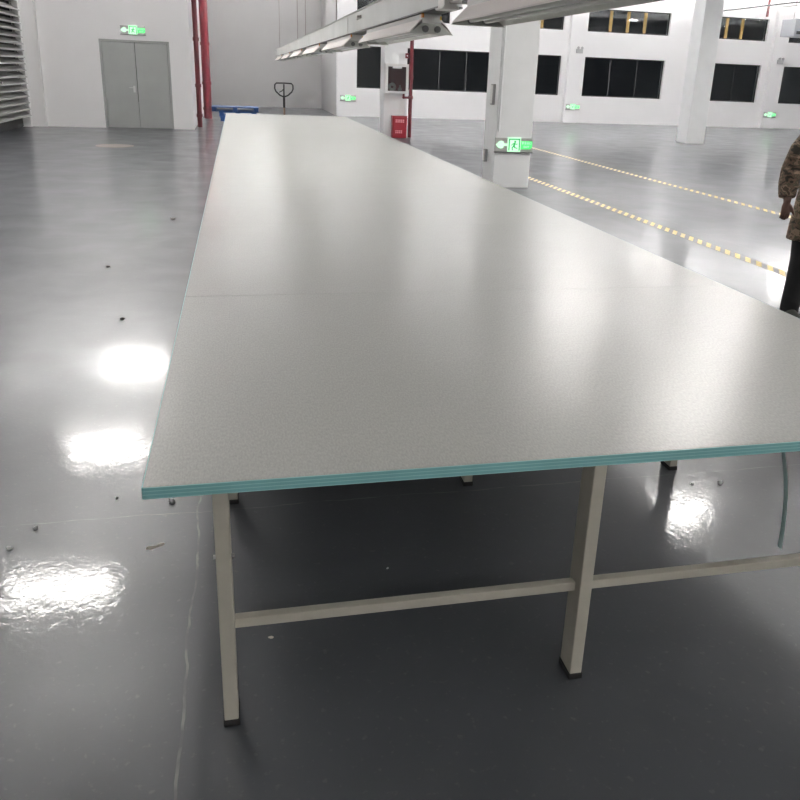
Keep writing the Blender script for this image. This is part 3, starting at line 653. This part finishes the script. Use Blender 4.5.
# body (faces the camera, -Y); arms hang
bd = MB()
bd.tube([(0, 0.0, 0.80), (0, 0.0, 0.92), (0, 0.0, 1.05), (0, 0.01, 1.2), (0, 0.01, 1.36), (0, 0.015, 1.46), (0, 0.015, 1.51)],
        [(0.10, 0.15), (0.115, 0.165), (0.10, 0.14), (0.11, 0.155), (0.12, 0.175), (0.09, 0.15), (0.05, 0.07)], 20, ref=(0, 1, 0))
bd.tube([(0, 0.02, 1.46), (0, 0.01, 1.60)], [0.062, 0.055], 16)
bd.ball((0, -0.005, 1.68), (0.073, 0.092, 0.115), 20, 14); bd.ball((0, -0.03, 1.625), (0.055, 0.06, 0.06), 16, 10)
bd.tube([(0, -0.09, 1.70), (0, -0.108, 1.665)], [0.010, 0.017], 10); bd.ball((0, -0.108, 1.662), (0.018, 0.014, 0.012))
for s_ in (-1, 1):
    bd.ball((s_ * 0.077, 0.01, 1.675), (0.012, 0.024, 0.034), 12, 8)
    bd.ball((s_ * 0.03, -0.082, 1.712), (0.022, 0.012, 0.007))
    bd.tube([(s_ * 0.09, 0, 0.90), (s_ * 0.10, -0.005, 0.72), (s_ * 0.092, -0.01, 0.50), (s_ * 0.095, 0.01, 0.30), (s_ * 0.10, 0.02, 0.09)], [0.095, 0.085, 0.06, 0.058, 0.042], 16)
    bd.tube([(s_ * 0.11, 0.03, 0.06), (s_ * 0.115, -0.06, 0.045), (s_ * 0.12, -0.14, 0.03)], [0.045, 0.042, 0.03], 14)
    sh_ = (s_ * 0.20, 0.01, 1.44); el = (s_ * 0.305, 0.03, 1.17); wr = (s_ * 0.355, -0.05, 0.955)
    bd.tube([sh_, (s_ * 0.265, 0.02, 1.31), el, (s_ * 0.332, -0.01, 1.07), wr], [0.062, 0.052, 0.042, 0.040, 0.027], 14)
    # hand: palm, four fingers curled, thumb from the side
    W = Vector(wr)
    bd.tube([W + Vector((0, 0, 0.01)), W + Vector((0, 0.002, -0.03)), W + Vector((-s_ * 0.004, 0.004, -0.085))], [(0.026, 0.019), (0.038, 0.017), (0.041, 0.016)], 12, ref=(1, 0, 0))
    for ox, ln in ((-0.032, 0.85), (-0.011, 1.0), (0.010, 0.95), (0.030, 0.76)):
        b0 = W + Vector((s_ * ox - s_ * 0.004, 0.004, -0.078))
        bd.tube([b0, b0 + Vector((-s_ * 0.004, 0.006, -0.036 * ln)), b0 + Vector((-s_ * 0.012, 0.024, -0.056 * ln)), b0 + Vector((-s_ * 0.020, 0.044, -0.058 * ln))], [0.0105, 0.0098, 0.009, 0.0078], 10)
    b0 = W + Vector((-s_ * 0.026, -0.004, -0.025))
    bd.tube([b0, b0 + Vector((-s_ * 0.022, -0.008, -0.028)), b0 + Vector((-s_ * 0.038, -0.006, -0.056)), b0 + Vector((-s_ * 0.056, 0.0, -0.070))], [0.015, 0.0125, 0.0105, 0.0085], 10)
body = remeshed(bd, 'body', M['skin'], pn, 0.0055, 2)
for s_ in (-1, 1):
    MB().ball((s_ * 0.030, -0.086, 1.695), (0.014, 0.008, 0.007), 12, 8).build('eye', M['eye'], pn, smooth='all')
MB().tube([(-0.025, -0.088, 1.628), (0, -0.0955, 1.630), (0.025, -0.088, 1.628)], [0.003, 0.006, 0.003], 8).build('mouth', M['lip'], pn, smooth='all')
hr = MB().ball((0, 0.012, 1.722), (0.081, 0.092, 0.085), 20, 12).ball((0, 0.045, 1.68), (0.076, 0.062, 0.085), 16, 10)
remeshed(hr, 'hair', M['hair'], pn, 0.008, 2)
jk = MB()
jk.tube([(0, 0.0, 0.655), (0, 0.0, 0.75), (0, 0.0, 0.95), (0, 0.0, 1.12), (0, 0.01, 1.3), (0, 0.012, 1.42), (0, 0.015, 1.49), (0, 0.01, 1.575)],
        [(0.165, 0.238), (0.165, 0.232), (0.155, 0.215), (0.148, 0.20), (0.155, 0.21), (0.13, 0.20), (0.095, 0.125), (0.078, 0.082)], 24, ref=(0, 1, 0))
for s_ in (-1, 1):
    jk.tube([(s_ * 0.08, 0.01, 1.46), (s_ * 0.19, 0.01, 1.435), (s_ * 0.262, 0.015, 1.33), (s_ * 0.31, 0.025, 1.18), (s_ * 0.335, 0.0, 1.08), (s_ * 0.35, -0.03, 0.985)], [0.07, 0.088, 0.088, 0.080, 0.074, 0.062], 16)
for k_ in range(9):
    z = 0.74 + k_ * 0.085; jk.ball((random.uniform(-0.17, 0.17), random.choice((-0.13, 0.13)), z), (0.07, 0.025, 0.014))
    s_ = random.choice((-1, 1)); jk.ball((s_ * (0.30 + 0.02 * (k_ % 2)), 0.0, 1.07 + k_ * 0.03), (0.075, 0.07, 0.012))
coat = remeshed(jk, 'camouflage_coat', M['camo'], pn, 0.011, 3)
MB().box(-0.005, 0.005, -0.164, -0.150, 0.68, 1.45).build('zip', M['black'], pn)
tr_ = MB()
for s_ in (-1, 1):
    tr_.tube([(s_ * 0.085, 0, 0.90), (s_ * 0.09, 0, 0.72), (s_ * 0.092, -0.005, 0.5), (s_ * 0.095, 0.005, 0.3), (s_ * 0.10, 0.012, 0.07)], [0.11, 0.10, 0.083, 0.077, 0.074], 18)
    tr_.ball((s_ * 0.11, -0.045, 0.16), (0.05, 0.03, 0.012)); tr_.ball((s_ * 0.105, -0.05, 0.46), (0.055, 0.035, 0.014))
tr_.tube([(0, 0, 0.78), (0, 0, 0.93)], [(0.115, 0.17), (0.12, 0.17)], 20, ref=(0, 1, 0))
remeshed(tr_, 'trousers', M['trouser'], pn, 0.010, 3)
for s_ in (-1, 1):
    sm_ = MB().tube([(s_ * 0.112, 0.075, 0.05), (s_ * 0.112, 0.03, 0.065), (s_ * 0.12, -0.06, 0.055), (s_ * 0.128, -0.13, 0.042), (s_ * 0.132, -0.175, 0.035)], [0.036, 0.052, 0.05, 0.043, 0.026], 16).tube([(s_ * 0.112, 0.02, 0.05), (s_ * 0.112, 0.02, 0.13)], [0.05, 0.055], 14)
    sm_.v = [(v[0], v[1], max(v[2], 0.012)) for v in sm_.v]
    so = remeshed(sm_, 'shoe', M['shoe'], pn, 0.007, 2)
    MB().prism([(s_ * 0.112 - 0.045, 0.10), (s_ * 0.112 + 0.045, 0.10), (s_ * 0.12 + 0.05, -0.06), (s_ * 0.132 + 0.036, -0.18), (s_ * 0.132 - 0.036, -0.18), (s_ * 0.12 - 0.05, -0.06)], 0.0, 0.022, 'xy').build('sole', M['rubber'], so, bevel=0.004)
